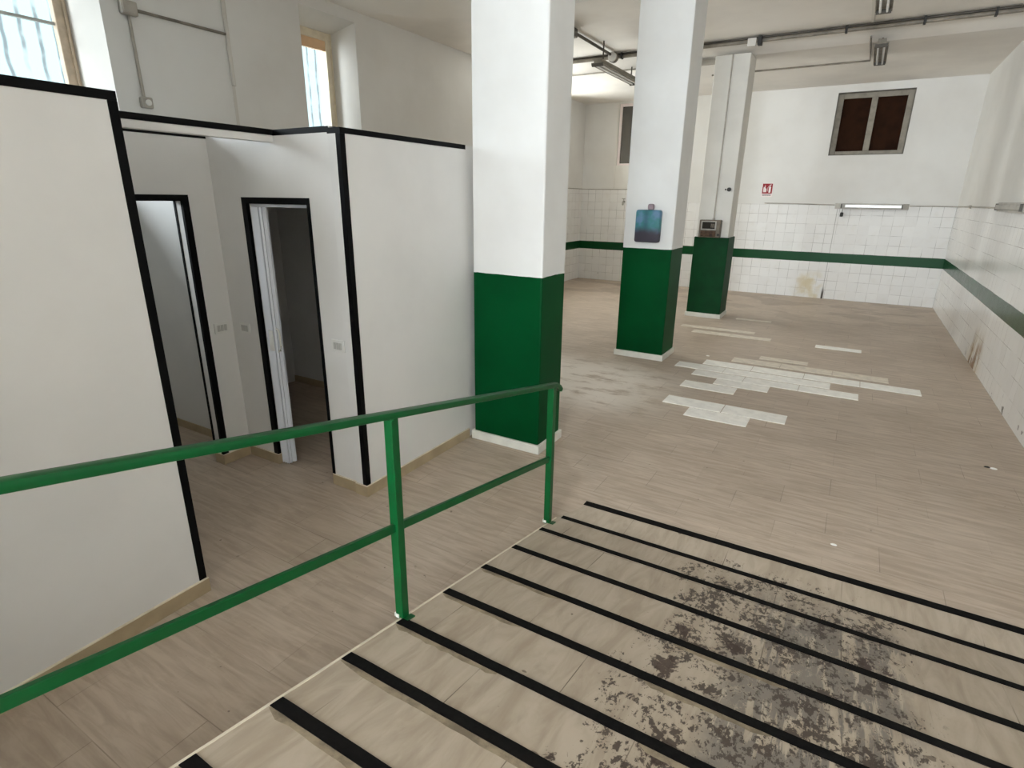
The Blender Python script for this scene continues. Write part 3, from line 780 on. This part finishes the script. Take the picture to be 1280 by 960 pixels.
bm = bmesh.new(); tube(bm, [(-0.36, YB-0.03, 1.865), (-0.365, YB-0.03, 1.80)], 0.006, 6); bx(bm, -0.395, -0.335, YB-0.06, YB-0.005, 1.715, 1.80, bev=0.012)
obj('pull_switch', bm, M['dark'], p)
wall_light('y', (XR, 8.85, 1.965), 1.60, 'long wall light on the right wall at the photo edge', 'lampbody')

# cables along the top of the tiles
bm = bmesh.new(); tube(bm, [(-1.88, YB-0.012, 1.965), (-1.2, YB-0.012, 1.958), (-0.52, YB-0.012, 1.945)], 0.010, 8); tag(obj('wall_cable', bm, M['conduit'], loc=(-1.2, YB, 1.95), smooth=True), 'thin grey cable on top of back wall tiles, below the red sign', 'cable')
bm = bmesh.new(); tube(bm, [(0.78, YB-0.012, 1.94), (1.2, YB-0.012, 1.945), (XR-0.012, YB-0.012, 1.94)], 0.010, 8)
tube(bm, [(XR-0.012, YB-0.012, 1.94), (XR-0.012, 12.6, 1.95), (XR-0.012, 9.66, 1.95)], 0.010, 8)
bx(bm, XR-0.03, XR-0.003, 12.3, 12.42, 1.925, 1.975, bev=0.004); pass
tag(obj('wall_cable', bm, M['conduit'], loc=(0, YB, 1.95), smooth=True), 'thin grey cable along the top of the wall tiles in the right corner', 'cable')
bm = bmesh.new(); tube(bm, [(XL+0.012, 8.0, 2.245), (XL+0.012, YB-0.012, 2.245), (-4.6, YB-0.012, 2.235)], 0.008, 8)
tag(obj('wall_cable', bm, M['conduit'], loc=(XL, YB, 2.24), smooth=True), 'thin cable along tile top in the far left corner', 'cable')

# tap at the far left
p = thing('water_tap', (-5.10, YB, 1.93), 'small grey water tap on far tiled wall left of the middle pillar', 'tap')
bm = bmesh.new(); tube(bm, [(-5.10, YB-0.002, 1.95), (-5.10, YB-0.09, 1.95), (-5.10, YB-0.11, 1.93), (-5.10, YB-0.115, 1.87)], 0.022, 10); obj('spout', bm, M['steel'], p, smooth=True)
bm = bmesh.new(); tube(bm, [(-5.10, YB-0.07, 1.97), (-5.10, YB-0.07, 2.02)], 0.012, 8); tube(bm, [(-5.14, YB-0.07, 2.02), (-5.06, YB-0.07, 2.02)], 0.012, 8); obj('handle', bm, M['steel'], p, smooth=True)

# red extinguisher sign
p = thing('safety_sign', (-1.866, YB-0.004, 2.11), 'small red and white safety sign on the back wall', 'sign')
x0, x1, z0, z1 = -1.965, -1.765, 2.105, 2.365
obj('plate', B((x0-0.012, x1+0.012, YB-0.006, YB-0.001, z0-0.01, z1+0.012)), M['signwhite'], p)
obj('red_field', B((x0, x1, YB-0.009, YB-0.0062, z0+0.055, z1)), M['red'], p)
bm = bmesh.new()
# flame on the left
prism(bm, [(x0+0.022, z0+0.085), (x0+0.082, z0+0.085), (x0+0.086, z0+0.135), (x0+0.072, z0+0.175), (x0+0.064, z0+0.15), (x0+0.052, z0+0.235), (x0+0.036, z0+0.18), (x0+0.026, z0+0.20), (x0+0.02, z0+0.14)], 1, YB-0.0105, YB-0.0092)
# extinguisher on the right
prism(bm, [(x1-0.07, z0+0.075), (x1-0.03, z0+0.075), (x1-0.03, z0+0.185), (x1-0.04, z0+0.2), (x1-0.06, z0+0.2), (x1-0.07, z0+0.185)], 1, YB-0.0105, YB-0.0092)
prism(bm, [(x1-0.056, z0+0.202), (x1-0.044, z0+0.202), (x1-0.044, z0+0.225), (x1-0.022, z0+0.235), (x1-0.022, z0+0.243), (x1-0.062, z0+0.235)], 1, YB-0.0105, YB-0.0092)
prism(bm, [(x1-0.075, z0+0.21), (x1-0.062, z0+0.218), (x1-0.09, z0+0.17), (x1-0.09, z0+0.10), (x1-0.096, z0+0.10), (x1-0.096, z0+0.175)], 1, YB-0.0105, YB-0.0092)
obj('pictogram', bm, M['signwhite'], p)
bm = bmesh.new()
xx = x0+0.01
while xx < x1-0.02:
    w = 0.008+0.006*random.random(); bx(bm, xx, xx+w, YB-0.0075, YB-0.0062, z0+0.012, z0+0.036); xx += w+0.005
obj('caption', bm, M['ink'], p)

# ------------------------------------------------------------------ pipes under the ceiling
p = thing('ceiling_pipe', (-2.0, YSTEP-0.05, 4.28), 'long grey pipe running across the room along the ceiling step', 'pipe')
bm = bmesh.new(); tube(bm, [(XL+0.01, YSTEP-0.05, 4.272), (XR-0.005, YSTEP-0.05, 4.272)], 0.026, 12); obj('pipe', bm, M['pipe'], p, smooth=True)
bm = bmesh.new(); tube(bm, [(XL+0.01, YSTEP-0.03, 4.318), (XR-0.005, YSTEP-0.03, 4.318)], 0.017, 10); obj('cable', bm, M['lampdark'], p, smooth=True)
for xc in (-3.9, -2.9, -0.62, 0.28, 1.02):
    bm = bmesh.new(); bx(bm, xc-0.015, xc+0.015, YSTEP-0.082, YSTEP-0.002, 4.238, 4.33, bev=0.004); obj('pipe_clip', bm, M['dark'], p)
p = thing('junction_box', (-1.80, YSTEP-0.08, 4.2), 'white junction box with black coupling on the ceiling pipe above farthest pillar', 'junction box')
bm = bmesh.new(); bx(bm, -1.90, -1.78, YSTEP-0.14, YSTEP-0.08, 4.19, 4.30, bev=0.008); obj('box', bm, M['plaster_grey'], p)
bm = bmesh.new(); bx(bm, -1.765, -1.705, YSTEP-0.12, YSTEP-0.01, 4.205, 4.325, bev=0.006); obj('coupling', bm, M['dark'], p)
p = thing('junction_box', (-4.03, YSTEP-0.14, 4.26), 'round white junction box on pipes between the nearest and middle pillars', 'junction box')
bm = bmesh.new(); tube(bm, [(-4.03, YSTEP-0.17, 4.265), (-4.03, YSTEP-0.08, 4.265)], 0.07, 20); obj('lid', bm, M['plaster'], p, smooth=True)
bm = bmesh.new(); tube(bm, [(-4.03, YSTEP-0.12, 4.265), (-4.03, YSTEP-0.06, 4.265)], 0.082, 20); obj('rim', bm, M['pipe'], p, smooth=True)
# branch pipes in the far left bay
bm = bmesh.new(); tube(bm, [(-4.06, YSTEP-0.12, 4.30), (-4.06, 8.2, 4.31)], 0.022, 10); bx(bm, -4.14, -3.98, 8.1, 8.5, 4.22, 4.335, bev=0.01)
tag(obj('branch_pipe', bm, M['lampdark'], loc=(-4.06, 9, 4.3), smooth=True), 'dark branch pipe with box running forward from the round junction box', 'pipe')
bm = bmesh.new(); tube(bm, [(XL+0.01, 10.62, 4.172), (-2.46, 10.62, 4.172)], 0.014, 8); bx(bm, -2.9, -2.47, 10.55, 10.60, 4.11, 4.19, bev=0.004)
tag(obj('cable_conduit', bm, M['conduit'], loc=(-4, 10.62, 4.17), smooth=True), 'thin conduit along the rear ceiling left of the farthest pillar', 'conduit')
bm = bmesh.new(); tube(bm, [(-2.8, 11.83, 4.184), (-0.31, 11.83, 4.184), (-0.31, 10.2, 4.184)], 0.013, 8)
tag(obj('cable_conduit', bm, M['pipe'], loc=(-1.5, 11.83, 4.18), smooth=True), 'thin conduit on rear ceiling leading to the twin-tube light', 'conduit')
bm = bmesh.new(); bx(bm, -0.335, -0.295, 8.0, YSTEP-0.09, 4.318, 4.339, bev=0.004)
tag(obj('cable_duct', bm, M['plaster_grey'], loc=(-0.315, 9, 4.33)), 'pale cable duct on the front ceiling beside the twin-tube light', 'cable duct')
bm = bmesh.new(); bx(bm, -3.6, -2.6, 7.02, 7.16, 4.24, 4.339, bev=0.01)
tag(obj('cable_duct', bm, M['plaster'], loc=(-3.1, 7.09, 4.3)), 'short white cable duct under the ceiling left of the middle pillar', 'cable duct')

# conduits on the left wall between the windows
p = thing('junction_box', (XL, 3.40, 3.6), 'square junction box high on the left wall with three conduits', 'junction box')
bm = bmesh.new(); bx(bm, XL+0.001, XL+0.06, 3.32, 3.47, 3.59, 3.71, bev=0.012); obj('box', bm, M['conduit'], p)
bm = bmesh.new(); bx(bm, XL+0.06, XL+0.066, 3.335, 3.455, 3.605, 3.695, bev=0.004); obj('lid', bm, M['conduit'], p)
p = thing('junction_box', (XL, 3.41, 2.8), 'small junction box low on the left wall just above the partition edge', 'junction box')
bm = bmesh.new(); bx(bm, XL+0.001, XL+0.055, 3.36, 3.47, 2.80, 2.90, bev=0.012); obj('box', bm, M['conduit'], p)
bm = bmesh.new(); tube(bm, [(XL+0.055, 3.42, 2.85), (XL+0.068, 3.42, 2.85)], 0.028, 14); obj('lid', bm, M['plaster'], p, smooth=True)
bm = bmesh.new(); tube(bm, [(XL+0.018, 3.405, 2.90), (XL+0.018, 3.395, 3.588)], 0.015, 10)
tag(obj('cable_conduit', bm, M['conduit'], loc=(XL, 3.4, 2.9), smooth=True), 'vertical conduit joining the two junction boxes on the left wall', 'conduit')
bm = bmesh.new(); tube(bm, [(XL+0.018, 3.472, 3.648), (XL+0.018, 4.385, 3.648)], 0.014, 10)
tag(obj('cable_conduit', bm, M['pipe'], loc=(XL, 3.9, 3.65), smooth=True), 'horizontal conduit right of the square junction box on the left wall', 'conduit')
bm = bmesh.new(); tube(bm, [(XL+0.018, 3.39, 3.712), (XL+0.018, 3.39, ZC-0.003)], 0.014, 10)
tag(obj('cable_conduit', bm, M['conduit'], loc=(XL, 3.39, 3.8), smooth=True), 'short conduit rising from the square junction box to the ceiling', 'conduit')
bm = bmesh.new(); tube(bm, [(XL+0.016, 4.41, 3.15), (XL+0.016, 4.40, ZC-0.003)], 0.022, 10); bx(bm, XL+0.0005, XL+0.006, 4.395, 4.43, 2.0, 3.15)
tag(obj('drain_pipe', bm, M['plaster_grey'], loc=(XL, 4.40, 3.15), smooth=True), 'painted vertical pipe on the left wall between the two windows', 'pipe')

# ------------------------------------------------------------------ daylight
def area(name, loc, rot, sx, sy, power, col=(1, 1, 1)):
    l = bpy.data.lights.new(name, 'AREA'); l.shape = 'RECTANGLE'; l.size = sx; l.size_y = sy; l.energy = power; l.color = col
    o = bpy.data.objects.new(name, l); COL.objects.link(o); o.location = loc; o.rotation_euler = rot
    return o
R = math.radians
# entrance at the head of the ramp
area('entrance_daylight', ((GY[0]+GY[1])/2, YG-0.25, (GY[2]+GY[3])/2), (R(90), 0, R(0)), GY[1]-GY[0], GY[3]-GY[2], 1080, (0.85, 0.93, 1.0))
# the two unseen windows of the left wall
for w in (W3, W4):
    area('window_daylight', (XL-0.55, (w[0]+w[1])/2, (w[2]+w[3])/2), (0, R(-90), 0), w[3]-w[2]-0.3, w[1]-w[0]-0.3, 190, (1.0, 0.98, 0.955))

# added unseen fill lamps outside the left windows, brightening reveals, cubicle and ceiling
for yc, pw, tgt in ((0.10, 230, (-5.6, 2.6, 2.6)), (4.75, 190, (-5.9, 7.0, 4.2))):
    o = area('window_fill_lamp', (XL-1.0, yc, 3.55), (0, 0, 0), 0.62, 1.9, pw, (0.90, 0.94, 1.0))
    d = Vector(tgt)-Vector(o.location); d.z *= 0.6
    o.rotation_euler = d.to_track_quat('-Z', 'Y').to_euler()

W = bpy.data.worlds.new('sky'); S.world = W; W.use_nodes = True
W.node_tree.nodes['Background'].inputs[0].default_value = (0.75, 0.86, 1.0, 1); W.node_tree.nodes['Background'].inputs[1].default_value = 1.0

# ------------------------------------------------------------------ camera
yaw, pit, roll, fpx = -0.533364896, 0.318392932, 0.0118322572, 704.163084
f = Vector((math.sin(yaw)*math.cos(pit), math.cos(yaw)*math.cos(pit), -math.sin(pit)))
r = Vector((math.cos(yaw), -math.sin(yaw), 0)); u = r.cross(f)
c, s = math.cos(roll), math.sin(roll)
r2 = c*r+s*u; u2 = -s*r+c*u
cam = bpy.data.cameras.new('camera'); co = bpy.data.objects.new('camera', cam); COL.objects.link(co)
cam.sensor_width = 36; cam.lens = fpx/1280*36; cam.clip_start = 0.05; cam.clip_end = 100
m = Matrix((r2, u2, -f)).transposed().to_4x4(); m.translation = Vector((0, 0, 2.0)); co.matrix_world = m
S.camera = co

S.view_settings.view_transform = 'Standard'; S.view_settings.look = 'None'
S.view_settings.exposure = -0.20; S.view_settings.gamma = 1.0; S.view_settings.use_curve_mapping = False
S.cycles.max_bounces = 12; S.cycles.diffuse_bounces = 8; S.cycles.use_denoising = True
